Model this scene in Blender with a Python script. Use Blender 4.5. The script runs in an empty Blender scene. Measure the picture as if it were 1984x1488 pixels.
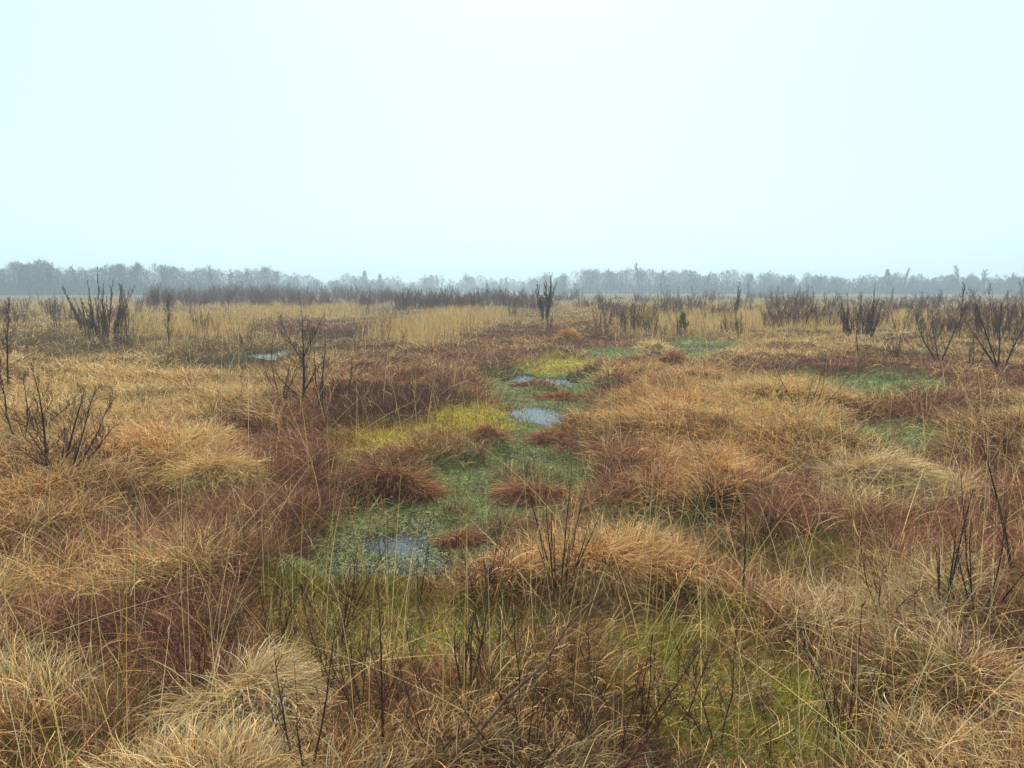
import bpy, math
import numpy as np
from mathutils import Vector

rng = np.random.default_rng(11)
C = bpy.context.scene.collection

# ---------------------------------------------------------------- camera maths
F, CX, CY = 1433.0, 992.0, 744.0          # focal length and centre in photo pixels
PITCH = math.atan(182.0 / 1433.0)
CAMZ = 1.75
SP, CP = math.sin(PITCH), math.cos(PITCH)


def project(x, y, z):
    zr = z - CAMZ
    f = np.maximum(y * CP - zr * SP, 0.05)
    u = y * SP + zr * CP
    return CX + F * x / f, CY - F * u / f


def ground_at(px, py, z=0.12):
    """where the sight line of a photo pixel meets the level z"""
    dx, dy = (px - CX) / F, -(py - CY) / F
    d = np.array([dx, CP + dy * SP, -SP + dy * CP])
    t = (z - CAMZ) / d[2]
    return d[0] * t, d[1] * t


def at_distance(px, py, dist):
    """x, z of the point at forward distance y=dist seen at a pixel"""
    dx, dy = (px - CX) / F, -(py - CY) / F
    d = np.array([dx, CP + dy * SP, -SP + dy * CP])
    t = dist / d[1]
    return d[0] * t, CAMZ + d[2] * t


# ---------------------------------------------------------------- noise
def hash2(ix, iy, s):
    h = (ix.astype(np.int64) * 374761393 + iy.astype(np.int64) * 668265263 + s * 974634721) & 0x7FFFFFFF
    h = ((h ^ (h >> 13)) * 1274126177) & 0x7FFFFFFF
    h = h ^ (h >> 16)
    return (h & 0xFFFFF) / float(0xFFFFF)


def vnoise(x, y, s=0):
    ix, iy = np.floor(x), np.floor(y)
    fx, fy = x - ix, y - iy
    fx, fy = fx * fx * (3 - 2 * fx), fy * fy * (3 - 2 * fy)
    a, b = hash2(ix, iy, s), hash2(ix + 1, iy, s)
    c, d = hash2(ix, iy + 1, s), hash2(ix + 1, iy + 1, s)
    return (a + (b - a) * fx) * (1 - fy) + (c + (d - c) * fx) * fy


def fbm(x, y, s=0, o=4):
    v, a, t = 0, .5, 0
    for k in range(o):
        v = v + a * vnoise(x * 2 ** k + 17.3 * k, y * 2 ** k - 9.1 * k, s + k)
        t += a
        a *= .5
    return v / t - .5


def domes(x, y, cell, s, rmin=.35, rmax=.75):
    """scattered rounded hummocks, one per jittered cell"""
    gx, gy = np.floor(x / cell), np.floor(y / cell)
    out = np.zeros_like(x)
    for i in (-1, 0, 1):
        for j in (-1, 0, 1):
            cx, cy = gx + i, gy + j
            px = (cx + hash2(cx, cy, s)) * cell
            py = (cy + hash2(cx, cy, s + 1)) * cell
            r = cell * (rmin + (rmax - rmin) * hash2(cx, cy, s + 2))
            h = hash2(cx, cy, s + 3)
            q = 1 - ((x - px) ** 2 + (y - py) ** 2) / r ** 2
            out = np.maximum(out, np.where(q > 0, np.sqrt(np.maximum(q, 0)), 0) * (.25 + .75 * h) * (h > .3))
    return out


def sstep(a, b, x):
    t = np.clip((x - a) / (b - a), 0, 1)
    return t * t * (3 - 2 * t)


# ---------------------------------------------------------------- ground cover map
STRAW, RED, HEATH, MOSS, WEED, WATER, GREEN, TAWNY, OLIVE, PALE, GOLD = range(11)
NT = 11
# kind, centre px, centre py, half width, half height, strength, turn (photo pixels, laid on the ground)
COVER = [
    (STRAW, 992, 600, 1900, 34, .75, 0), (STRAW, 992, 640, 1900, 44, .5, 0), (GOLD, 400, 640, 300, 24, .4, 0), (GOLD, 1600, 630, 400, 26, .5, 0), (GOLD, 130, 590, 170, 14, .8, 0), (GOLD, 1330, 590, 240, 12, .8, 0),
    (GOLD, 560, 596, 160, 16, .6, 0), (GOLD, 1850, 605, 160, 20, .4, 0), (STRAW, 100, 625, 160, 18, .8, 0),
    (RED, 570, 636, 100, 19, 1, 0), (RED, 740, 634, 130, 13, .9, 0), (HEATH, 880, 606, 200, 13, .6, 0),
    (OLIVE, 690, 655, 130, 12, .6, 0), (OLIVE, 110, 664, 140, 26, .9, 0), (OLIVE, 330, 664, 170, 22, .6, 0),
    (PALE, 205, 652, 60, 7, .8, 0), (OLIVE, 300, 690, 240, 16, .7, 0), (OLIVE, 440, 668, 80, 18, .6, 0),
    (GOLD, 850, 636, 120, 26, .75, 14), (STRAW, 800, 660, 130, 22, .5, 8), (STRAW, 720, 700, 190, 38, .85, -6), (STRAW, 330, 762, 330, 62, .85, 0),
    (STRAW, 130, 830, 260, 110, .7, 0), (TAWNY, 160, 905, 260, 30, .6, 0), (TAWNY, 310, 880, 150, 46, .8, 10),
    (OLIVE, 200, 960, 260, 50, .55, 0), (TAWNY, 60, 985, 110, 45, .7, 0),
    (RED, 1060, 652, 160, 28, 1, 0), (TAWNY, 1150, 625, 120, 12, .6, 0), (RED, 1260, 652, 110, 10, .6, 0),
    (RED, 830, 705, 190, 32, .7, -10), (RED, 960, 690, 150, 22, .8, -5), (TAWNY, 1000, 668, 90, 9, .6, 0),
    (RED, 560, 855, 210, 90, 1, 20), (RED, 490, 970, 190, 66, 1, 10), (RED, 620, 1005, 130, 76, .95, 0),
    (RED, 790, 735, 160, 36, .85, -12), (HEATH, 800, 788, 160, 42, 1, -4), (HEATH, 690, 790, 80, 40, .8, 0),
    (HEATH, 455, 820, 60, 18, .5, 0), (STRAW, 375, 880, 60, 80, .85, -35), (OLIVE, 560, 1060, 160, 60, .7, 0),
    (TAWNY, 1360, 820, 250, 95, .92, 0), (STRAW, 1470, 790, 130, 60, .8, 0), (TAWNY, 1280, 740, 130, 36, .8, 0),
    (RED, 1240, 700, 150, 16, .7, 0), (STRAW, 1650, 660, 330, 26, .85, 0), (TAWNY, 1560, 690, 160, 18, .5, 0),
    (RED, 1660, 715, 260, 24, 1, 0), (RED, 1860, 740, 180, 42, .9, 0), (RED, 1780, 796, 150, 30, 1, 0),
    (RED, 1910, 850, 120, 60, .7, 0), (OLIVE, 1800, 890, 210, 50, .9, 0), (RED, 1900, 900, 120, 40, .5, 0), (OLIVE, 1560, 900, 100, 30, .5, 0),
    (RED, 1500, 985, 240, 60, 1, 0), (RED, 1900, 960, 170, 110, .9, 0), (PALE, 1735, 945, 120, 34, .9, 6), (RED, 1640, 1000, 190, 34, .9, 0),
    (RED, 1870, 1020, 170, 50, .75, 0), (OLIVE, 1620, 1060, 320, 54, 1, 0), (RED, 1860, 1080, 180, 44, .8, 0), (OLIVE, 1400, 1050, 160, 40, .8, 0),
    # the pools
    (WEED, 1190, 683, 62, 9, 1, 0), (WEED, 1365, 673, 68, 14, 1, 0), (WEED, 1340, 690, 60, 8, .8, 0),
    (WEED, 1680, 750, 135, 22, 1, 0), (WEED, 1570, 742, 50, 12, .8, 0), (WEED, 1740, 840, 115, 26, 1, 0),
    (WEED, 1045, 742, 125, 28, 1, 0), (WEED, 1075, 790, 110, 36, 1, 0), (WEED, 1010, 880, 150, 68, 1, -20),
    (WEED, 930, 955, 160, 60, 1, 0), (WEED, 830, 1015, 200, 60, 1, 0), (WEED, 755, 1070, 140, 42, .95, 0),
    (WEED, 880, 1100, 130, 40, .9, 0), (WEED, 1320, 1010, 170, 46, .75, 0), (WEED, 680, 940, 60, 45, .7, 0),
    (WEED, 1180, 1030, 100, 40, .8, 0), (GREEN, 1600, 1075, 140, 20, .4, 0), (WEED, 1130, 1000, 70, 40, .8, 0),
    (MOSS, 1095, 705, 72, 10, 1, 0), (MOSS, 770, 863, 125, 22, 1, 8), (MOSS, 905, 816, 75, 24, 1, 20),
    (MOSS, 805, 757, 24, 6, 1, 0), (MOSS, 705, 888, 60, 24, .9, 0), (MOSS, 1560, 735, 50, 6, .5, 0),
    # drier islands in them
    (RED, 1195, 745, 56, 20, 1, 0), (RED, 1120, 845, 40, 14, .8, 0),
    (TAWNY, 1255, 905, 130, 50, 1, 0), (RED, 1160, 925, 50, 40, .8, 0), (TAWNY, 1385, 945, 50, 26, 1, 0),
    # open water
    (WATER, 1005, 723, 42, 5, 1, 0), (WATER, 1088, 730, 28, 3, .9, 0), (WATER, 1022, 788, 60, 9, 1, -6),
    (WATER, 1062, 803, 36, 3, 1, -4), (WATER, 805, 1013, 66, 13, 1, 0), (OLIVE, 500, 694, 120, 20, .9, 6), (OLIVE, 390, 718, 90, 16, .8, 0), (OLIVE, 650, 660, 90, 10, .7, 0), (WATER, 512, 686, 64, 8, 1, 8),
    (WATER, 392, 712, 64, 10, 1, 3), (WATER, 665, 651, 52, 4, .9, 0), (WATER, 590, 668, 60, 5, .5, 10),
    (WATER, 800, 1060, 60, 12, .6, 0), (WATER, 1380, 668, 40, 3, .8, 0),
    # foreground
    (OLIVE, 992, 1430, 1400, 230, .95, 0), (RED, 500, 1300, 500, 60, .4, 0), (GREEN, 992, 1340, 1000, 100, .4, 0),
    (TAWNY, 1200, 1115, 230, 46, 1, 4), (TAWNY, 1490, 1165, 210, 50, .85, 8), (PALE, 1780, 1150, 190, 50, .7, 0),
    (RED, 340, 1150, 290, 64, 1, 4), (STRAW, 170, 1095, 220, 26, .7, 0), (PALE, 60, 1235, 100, 50, .9, 0),
    (RED, 440, 1220, 180, 50, 1, 0), (OLIVE, 330, 1275, 170, 36, .7, 0), (GREEN, 260, 1285, 130, 36, .6, 0),
    (OLIVE, 150, 1370, 220, 50, .6, 0), (TAWNY, 70, 1350, 120, 30, .5, 0), (GREEN, 130, 1470, 190, 40, .85, 0), (MOSS, 220, 1440, 90, 24, .6, 0),
    (GREEN, 700, 1155, 140, 40, .85, 0), (MOSS, 640, 1180, 70, 30, .7, 0), (MOSS, 780, 1250, 220, 52, .95, 0), (MOSS, 905, 1255, 90, 36, 1, 0),
    (MOSS, 1210, 1255, 150, 46, .85, 0), (GREEN, 1400, 1265, 200, 56, .95, 0), (MOSS, 1420, 1312, 210, 34, .85, 0), (MOSS, 1250, 1330, 90, 26, .5, 0),
    (GREEN, 1500, 1370, 240, 46, .8, 0), (MOSS, 1480, 1400, 150, 26, .5, 0), (OLIVE, 1500, 1450, 260, 40, .6, 0),
    (PALE, 450, 1405, 170, 56, 1, 4), (PALE, 1850, 1330, 150, 90, .85, 0), (GREEN, 1740, 1290, 90, 40, .5, 0),
    (OLIVE, 1200, 1410, 230, 50, .7, 0), (TAWNY, 800, 1400, 150, 44, .35, 0), (PALE, 840, 1440, 180, 40, .4, 0), (RED, 1080, 1440, 180, 40, .5, 0), (OLIVE, 1020, 1400, 220, 46, .5, 0), (PALE, 1020, 1490, 170, 30, .4, 0),
    (STRAW, 1700, 1470, 240, 36, .5, 0),
]
# rounded grassy mounds: px, base py, half width px, height m, depth factor
MOUNDS = [
    (400, 970, 110, .30, 1.2), (330, 860, 90, .26, 1.2), (250, 930, 120, .22, 1.), (60, 1030, 130, .34, 1.), (560, 905, 110, .18, 1.),
    (600, 930, 90, .2, 1.), 
    (1185, 762, 66, .22, .8), (800, 822, 140, .22, .7), (690, 825, 80, .22, .9),
    (850, 740, 80, .22, .9), (760, 760, 70, .18, .9), (1240, 940, 110, .24, .8), (1150, 930, 60, .14, .8), (1390, 975, 44, .16, .9), (1440, 900, 120, .24, .9),
    (1320, 860, 110, .2, .9), (1500, 850, 90, .2, .9), (1720, 990, 130, .34, .7), (1590, 935, 90, .22, .8), (1780, 812, 100, .2, .8),
    (1170, 1185, 120, .05, .7), (1330, 1185, 90, .14, .7), (1470, 1225, 110, .16, .8), (1600, 1190, 80, .12, .8), (350, 1190, 230, .26, .7), (110, 1190, 140, .2, .8),
    (450, 1440, 150, .13, .8), (1870, 1420, 150, .26, .8), (70, 1290, 110, .2, .8), (1100, 668, 26, .28, .9), (1275, 672, 28, .2, .9),
    (1300, 716, 34, .26, .9), (1640, 720, 90, .24, .8), (1860, 770, 110, .28, .8), (230, 668, 80, .3, .8), (560, 652, 50, .25, .8), (1430, 640, 40, .3, .8),
    (1390, 645, 30, .3, .8), (430, 705, 70, .22, .8), (920, 700, 60, .2, .8), (1010, 690, 60, .22, .8), (1370, 690, 40, .1, .8),
]
BASEH = np.array([.13, .09, .12, .06, .004, -.14, .055, .15, .045, .13, .15])


def cover_weights(x, y):
    d = np.hypot(x, y)
    W = np.zeros((NT,) + x.shape, np.float32)
    n0 = fbm(x * .35, y * .22, 3)
    n1 = fbm(x * .5 + 9, y * .3, 5)
    W[STRAW] = sstep(-.12, .1, n0)
    rest = 1 - W[STRAW]
    W[RED] = rest * sstep(-.1, .1, n1)
    W[OLIVE] = (rest - W[RED]) * .6
    W[TAWNY] = (rest - W[RED]) * .4
    k = np.clip(d / 8, .6, 8)
    qx = x + fbm(x * 1.6, y * 1.2, 21) * .9
    qy = y + fbm(x * 1.2 + 40, y * .8, 27) * 1.2 * k ** .7
    low = project(qx, np.maximum(qy, .3), .05)             # hollows are seen at ground level, grass at its tips
    high = project(qx, np.maximum(qy, .3), .21)
    ok = y > .5
    for t, cx, cy, rx, ry, a, rot in COVER:
        c, s = math.cos(math.radians(rot)), math.sin(math.radians(rot))
        px, py = low if t in (WEED, WATER, MOSS, GREEN) else high
        if t in (WEED, WATER, MOSS, GREEN):        # the grass in front hides the near edge: carry the hollow on under it
            k2 = .025 * (cy - 562)
            cy, ry = cy + k2, ry + k2
        dx, dy = px - cx, py - cy
        u, v = (dx * c - dy * s) / rx, (dx * s + dy * c) / ry
        r = np.sqrt(u * u + v * v)
        soft = {WEED: .25, WATER: .45, GOLD: .8, MOSS: .6}.get(t, .4)
        al = (1 - sstep(1 - soft, 1 + soft, r)) * a * ok
        W *= (1 - al)
        W[t] += al
    for src, dst, nx, ny, sd, lo, hi, amt in ((WEED, RED, 1.5, 1.2, 141, .14, .25, .65), (WEED, OLIVE, 2.4, 1.8, 149, .14, .24, .5), (MOSS, RED, 2.2, 1.8, 151, .14, .26, .6), (GREEN, OLIVE, 2., 1.6, 157, .08, .22, .7),
                                              (STRAW, RED, .8, .5, 161, .08, .22, .85), (TAWNY, RED, .9, .6, 167, .07, .22, .8), (RED, STRAW, 1.1, .7, 173, .18, .3, .35), (PALE, RED, 1., .7, 179, .12, .26, .6)):
        mv = W[src] * amt * sstep(lo, hi, fbm(x * nx, y * ny, sd, 3))          # broken, mixed stands
        W[src] -= mv
        W[dst] += mv
    return W


NA, ND = 900, 1150
A0, A1, L0, L1 = math.radians(-64), math.radians(64), math.log(.8), math.log(1650)
ga = np.linspace(A0, A1, NA)
gl = np.linspace(L0, L1, ND)
AA, LL = np.meshgrid(ga, gl)
GX, GY = np.exp(LL) * np.sin(AA), np.exp(LL) * np.cos(AA)
GW = cover_weights(GX, GY)
GD = np.exp(LL)


def build_height(x, y):
    wet = np.clip(GW[WEED] + GW[WATER], 0, 1)
    flat = np.clip(1 - wet - .75 * GW[MOSS] - .4 * GW[GREEN] - .5 * GW[OLIVE], 0, 1)
    h = np.tensordot(BASEH, GW, 1)
    far = 1 - sstep(120, 300, GD)
    rough = domes(x, y, .75, 31) * .15 + domes(x, y, 1.9, 51) * .2 + fbm(x * 3, y * 3, 61, 3) * .07
    h = h + rough * flat * far * sstep(1.5, 3, GD) * (.6 + .3 * GW[TAWNY] + .3 * GW[STRAW])
    h = h + wet * fbm(x * 2.2, y * 2.2, 71, 3) * .05
    for mx, my, rx, hh, dp in MOUNDS:
        cx, cy = ground_at(mx, my, .05)
        r = rx * math.hypot(cx, cy) / F
        cy += r * dp * .9
        q = 1 - ((x - cx) / r) ** 2 - ((y - cy) / (r * dp * 1.1)) ** 2
        h = np.maximum(h, h * .5 + .66 * hh * np.where(q > 0, np.maximum(q, 0) ** .6, 0)) if hh > 0 else h
    return h


GH = build_height(GX, GY)


def look(field, x, y):
    a = np.clip((np.arctan2(x, y) - A0) / (A1 - A0) * (NA - 1), 0, NA - 1.001)
    l = np.clip((np.log(np.maximum(np.hypot(x, y), 1e-3)) - L0) / (L1 - L0) * (ND - 1), 0, ND - 1.001)
    ia, il = a.astype(int), l.astype(int)
    fa, fl = a - ia, l - il
    return ((field[il, ia] * (1 - fa) + field[il, ia + 1] * fa) * (1 - fl)
            + (field[il + 1, ia] * (1 - fa) + field[il + 1, ia + 1] * fa) * fl)


def height(x, y):
    return float(look(GH, np.array([x]), np.array([y]))[0])


# ---------------------------------------------------------------- materials
def col_attr_material(name, rough=.75, translucent=.12, spec=.07):
    m = bpy.data.materials.new(name)
    m.use_nodes = True
    nt = m.node_tree
    nt.nodes.clear()
    out = nt.nodes.new('ShaderNodeOutputMaterial')
    at = nt.nodes.new('ShaderNodeAttribute')
    at.attribute_name = 'tint'
    p = nt.nodes.new('ShaderNodeBsdfPrincipled')
    p.inputs['Roughness'].default_value = rough
    p.inputs['Specular IOR Level'].default_value = spec
    nt.links.new(at.outputs['Color'], p.inputs['Base Color'])
    if translucent > 0:
        tr = nt.nodes.new('ShaderNodeBsdfTranslucent')
        nt.links.new(at.outputs['Color'], tr.inputs['Color'])
        mx = nt.nodes.new('ShaderNodeMixShader')
        mx.inputs[0].default_value = translucent
        nt.links.new(p.outputs[0], mx.inputs[1])
        nt.links.new(tr.outputs[0], mx.inputs[2])
        nt.links.new(mx.outputs[0], out.inputs['Surface'])
    else:
        nt.links.new(p.outputs[0], out.inputs['Surface'])
    return m


def bark_material(name, c1, c2, scale=14.0, rough=.8):
    m = bpy.data.materials.new(name)
    m.use_nodes = True
    nt = m.node_tree
    p = nt.nodes['Principled BSDF']
    p.inputs['Roughness'].default_value = rough
    p.inputs['Specular IOR Level'].default_value = .06
    no = nt.nodes.new('ShaderNodeTexNoise')
    no.inputs['Scale'].default_value = scale
    no.inputs['Detail'].default_value = 3
    tc = nt.nodes.new('ShaderNodeTexCoord')
    nt.links.new(tc.outputs['Object'], no.inputs['Vector'])
    r = nt.nodes.new('ShaderNodeValToRGB')
    r.color_ramp.elements[0].position, r.color_ramp.elements[1].position = .35, .68
    r.color_ramp.elements[0].color = (*c1, 1)
    r.color_ramp.elements[1].color = (*c2, 1)
    nt.links.new(no.outputs['Fac'], r.inputs['Fac'])
    nt.links.new(r.outputs['Color'], p.inputs['Base Color'])
    return m


M_GRASS = col_attr_material('dry_grass_blades')
M_MOSS = col_attr_material('sphagnum', .85, .15, .05)
M_WEED = col_attr_material('floating_sphagnum', .6, .1, .12)
M_BARK = bark_material('dark_bark', (.030, .020, .017), (.085, .055, .045))
M_TWIG = bark_material('purple_twigs', (.09, .048, .045), (.18, .095, .085))
M_BUSHWOOD = bark_material('bush_wood', (.065, .04, .037), (.15, .09, .08), 10)
M_SCRUB = bark_material('scrub_twigs', (.13, .062, .055), (.24, .12, .105), 10)
M_REDTWIG = bark_material('red_twigs', (.06, .024, .018), (.13, .055, .04))
M_GREYBARK = bark_material('grey_bark', (.07, .06, .055), (.15, .13, .115), 3)
M_DEADWOOD = bark_material('weathered_wood', (.09, .05, .036), (.19, .115, .08), 20)
M_WOODTWIG = bark_material('distant_twigs', (.035, .028, .03), (.06, .05, .05), 2)
M_NEEDLE = bark_material('pine_needles', (.10, .15, .02), (.2, .25, .04), 20)
M_FARNEEDLE = bark_material('dark_needles', (.02, .035, .022), (.035, .055, .035), 2)
M_BUD = bark_material('pale_buds', (.42, .37, .26), (.62, .56, .42), 40)


# ---------------------------------------------------------------- mesh builders
def new_mesh(name, verts, quads, mat, tint=None, smooth=False):
    me = bpy.data.meshes.new(name)
    nv, nq = len(verts), len(quads)
    me.vertices.add(nv)
    me.vertices.foreach_set('co', np.ascontiguousarray(verts, np.float32).ravel())
    k = quads.shape[1]
    me.loops.add(nq * k)
    me.loops.foreach_set('vertex_index', np.ascontiguousarray(quads, np.int32).ravel())
    me.polygons.add(nq)
    me.polygons.foreach_set('loop_start', np.arange(0, nq * k, k, dtype=np.int32))
    if smooth:
        me.polygons.foreach_set('use_smooth', np.ones(nq, bool))
    if tint is not None:
        at = me.attributes.new('tint', 'FLOAT_COLOR', 'POINT')
        c = np.ones((nv, 4), np.float32)
        c[:, :3] = tint
        at.data.foreach_set('color', c.ravel())
    me.update(calc_edges=True)
    me.materials.append(mat)
    return me


def link(name, me, parent=None):
    o = bpy.data.objects.new(name, me)
    C.objects.link(o)
    if parent is not None:
        o.parent = parent
    return o


def tag(o, label=None, cat=None, group=None, kind=None):
    if label:
        o['label'] = label
    if cat:
        o['category'] = cat
    if group:
        o['group'] = group
    if kind:
        o['kind'] = kind
    return o


class Blades:
    """collects bent, tapering grass blades; build() links them as one mesh"""

    def __init__(self):
        self.v, self.q, self.c, self.n = [], [], [], 0

    def add(self, root, az, th0, th1, ln, wd, tint, nseg, curl=None, power=1.3):
        N = len(root)
        if N == 0:
            return
        t = np.linspace(0, 1, nseg + 1)
        th = th0[:, None] + (th1 - th0)[:, None] * t[None, :] ** power
        a = az[:, None] + (0 if curl is None else curl[:, None] * t[None, :])
        dirs = np.stack([np.sin(th) * np.sin(a), np.sin(th) * np.cos(a), np.cos(th)], -1)
        mid = (dirs[:, 1:] + dirs[:, :-1]) / 2
        pts = np.concatenate([np.zeros((N, 1, 3)), np.cumsum(mid, 1)], 1) * (ln / nseg)[:, None, None] + root[:, None, :]
        perp = np.stack([np.cos(a) + 0 * th, -np.sin(a) + 0 * th, 0 * th], -1)
        nor = np.cross(dirs, perp)
        tw = rng.uniform(-1.1, 1.1, N)[:, None, None]
        side = perp * np.cos(tw) + nor * np.sin(tw)
        w = (wd[:, None] * .5 * (1 - .85 * t[None, :] ** 1.8))[:, :, None]
        P = np.stack([pts - side * w, pts + side * w], 2).reshape(N * (nseg + 1) * 2, 3)
        b = (np.arange(N) * (nseg + 1) * 2)[:, None] + (np.arange(nseg) * 2)[None, :]
        Q = np.stack([b, b + 1, b + 3, b + 2], -1).reshape(-1, 4) + self.n
        self.v.append(P.astype(np.float32))
        self.q.append(Q.astype(np.int32))
        self.c.append(np.repeat(tint, (nseg + 1) * 2, 0).astype(np.float32))
        self.n += len(P)

    def mesh(self, name, mat):
        return new_mesh(name, np.concatenate(self.v), np.concatenate(self.q), mat, np.concatenate(self.c))


PAL = {
    STRAW: [(.70, .48, .21), (.64, .41, .17), (.77, .58, .32), (.48, .29, .11), (.70, .46, .18)],
    RED: [(.20, .072, .046), (.27, .10, .062), (.12, .05, .038), (.40, .20, .12), (.22, .078, .044), (.30, .135, .085)],
    HEATH: [(.10, .044, .038), (.14, .062, .052), (.07, .035, .032), (.19, .10, .07)],
    MOSS: [(.46, .36, .035), (.37, .31, .035), (.56, .45, .06), (.40, .25, .03)],
    WEED: [(.22, .25, .095), (.26, .29, .12), (.18, .215, .075), (.285, .31, .155)],
    WATER: [(.12, .10, .05), (.2, .14, .08)],
    GREEN: [(.22, .22, .025), (.32, .29, .035), (.14, .155, .025), (.40, .31, .05), (.24, .16, .045)],
    TAWNY: [(.62, .36, .15), (.50, .25, .095), (.72, .49, .25), (.35, .165, .066), (.60, .32, .12)],
    OLIVE: [(.15, .092, .04), (.20, .115, .046), (.11, .075, .034), (.26, .165, .07), (.17, .075, .042)],
    PALE: [(.60, .44, .24), (.50, .34, .19), (.40, .25, .15), (.68, .55, .34), (.50, .38, .16)],
    GOLD: [(.76, .49, .20), (.68, .42, .16), (.78, .57, .28), (.58, .34, .13)],
}
#            length  root tilt  droop   width  keep
PAR = {
    STRAW: (.26, .7, 2.0, .0038, 1.0), RED: (.21, .7, 1.95, .0028, 1.0), HEATH: (.16, .4, .6, .0028, .95),
    MOSS: (.032, .6, 1.0, .007, 1.0), WEED: (.08, .25, .8, .0024, .45), WATER: (.09, .15, .5, .002, .05),
    GREEN: (.07, .6, 1.2, .0035, .95), TAWNY: (.25, .7, 2.5, .0040, 1.0), OLIVE: (.15, .4, 1.3, .0028, .9),
    PALE: (.25, .9, 1.9, .0034, 1.0), GOLD: (.52, .12, .55, .0038, 1.0),
}


def tints(kind, n, x, y, seed=0):
    pal = np.array(PAL[kind])
    c = pal[rng.integers(0, len(pal), n)]
    j = rng.integers(0, len(pal), n)
    c = c + (pal[j] - c) * rng.random((n, 1)) * .6
    v = np.exp(rng.normal(-.04, .18 if kind == WEED else .42, n)) * (1 + .9 * fbm(x * .9, y * .9, 81 + seed, 3))
    c = np.maximum(c * np.maximum(v, .1)[:, None], .004)
    return c * np.minimum(1, .78 / c.max(1))[:, None]


GHy, GHx = None, None
EPS = .09


def lean(x, y):
    """downhill direction, plus a slow drift so that whole patches lie combed one way"""
    hx = (look(GH, x + EPS, y) - look(GH, x - EPS, y)) / (2 * EPS)
    hy = (look(GH, x, y + EPS) - look(GH, x, y - EPS)) / (2 * EPS)
    n = fbm(x * .45, y * .35, 91, 3) * 7
    vx = -hx * 1.6 + .38 * np.sin(n) + rng.normal(0, .48, len(x))
    vy = -hy * 1.6 + .38 * np.cos(n) - .10 + rng.normal(0, .48, len(x))
    return np.arctan2(vx, vy), np.hypot(hx, hy)


def scatter(n, d0, d1, half=46):
    d = np.exp(rng.uniform(math.log(d0), math.log(d1), n))
    a = np.radians(rng.uniform(-half, half, n))
    return d * np.sin(a), d * np.cos(a), d


def add_blades(bl, kind, x, y, d, nseg, lscale=1.0, wscale=1.0):
    n = len(x)
    if n == 0:
        return
    L, t0, t1, wd, _ = PAR[kind]
    z = look(GH, x, y) - .015
    az, slope = lean(x, y)
    rnd = rng.normal(0, 1, n)
    th0 = np.abs(t0 + .22 * rnd)
    th1 = th0 + (t1 - t0) * rng.uniform(.35, 1.25, n)
    upright = rng.random(n) < (.05 if kind in (STRAW, TAWNY, PALE) else .10)
    th0 = np.where(upright, np.abs(rng.normal(.1, .12, n)), th0)
    th1 = np.where(upright, th0 + rng.uniform(.1, .9, n), th1)
    ln = L * rng.uniform(.35, 1.35, n) * lscale * (.65 + .35 * sstep(2.4, 4.5, d))
    w = wd * np.maximum(1, d / 4.5) ** .8 * rng.uniform(.5, 1.3, n) * wscale
    w = np.minimum(w, .055)
    if kind in (WEED, WATER):
        z = np.maximum(z, -.02)
    bl.add(np.stack([x, y, z], -1), az, th0, th1, ln, w, tints(OLIVE if kind in (WEED, WATER) else kind, n, x, y), nseg, rng.normal(0, .9 if kind in (TAWNY, PALE, STRAW) else .5, n))


OBJ_OF = {STRAW: 'straw', TAWNY: 'straw', PALE: 'straw', GOLD: 'straw', RED: 'red', HEATH: 'heath', MOSS: 'moss', GREEN: 'moss',
          WEED: 'sedge', WATER: 'sedge', OLIVE: 'sedge'}
FIELD = {k: Blades() for k in ('straw', 'red', 'heath', 'moss', 'sedge')}


def cover_field(n, d0, d1, nseg, half=46):
    x, y, d = scatter(n, d0, d1, half)
    ws = np.stack([look(GW[k], x, y) for k in range(NT)], 0)
    cw = np.cumsum(ws / ws.sum(0), 0)
    kind = (rng.random(n)[None, :] > cw).sum(0)
    u = rng.random(n)
    src = kind.copy()
    for k, mixes in ((RED, ((.025, STRAW), (.14, OLIVE), (.17, TAWNY))), (STRAW, ((.10, TAWNY), (.14, RED), (.22, OLIVE))), (TAWNY, ((.12, STRAW), (.22, RED), (.32, OLIVE))),
                     (HEATH, ((.10, OLIVE), (.12, STRAW), (.26, RED))), (PALE, ((.15, STRAW), (.25, OLIVE), (.33, TAWNY))), (OLIVE, ((.02, STRAW), (.22, RED))), (MOSS, ((.08, RED), (.16, OLIVE), (.22, GREEN)))):
        lo = 0
        for hi, to in mixes:
            kind[(src == k) & (u >= lo) & (u < hi)] = to
            lo = hi
    for k in range(NT):
        i = np.nonzero(kind == k)[0]
        i = i[rng.random(len(i)) < PAR[k][4]]
        add_blades(FIELD[OBJ_OF[k]], k, x[i], y[i], d[i], nseg)
        if k in (MOSS, GREEN):                     # a close carpet needs more of the tiny shoots
            for _ in range(2):
                add_blades(FIELD['moss'], k, x[i] + rng.normal(0, .012, len(i)) * d[i], y[i] + rng.normal(0, .02, len(i)) * d[i], d[i], 2)


cover_field(410000, 1.9, 5.5, 6, 62)
cover_field(385000, 5.5, 16, 4, 53)
cover_field(240000, 16, 55, 3)
cover_field(60000, 55, 190, 2)

# stray stems among the moss and at the pool edges
x, y, d = scatter(60000, 2.0, 30)
k = look(GW[MOSS] + GW[GREEN], x, y)
i = rng.random(len(x)) < k * .35
add_blades(FIELD['sedge'], OLIVE, x[i], y[i], d[i], 4)
i = rng.random(len(x)) < k * .3
add_blades(FIELD['straw'], STRAW, x[i], y[i], d[i], 5, 1.1, .65)

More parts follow.
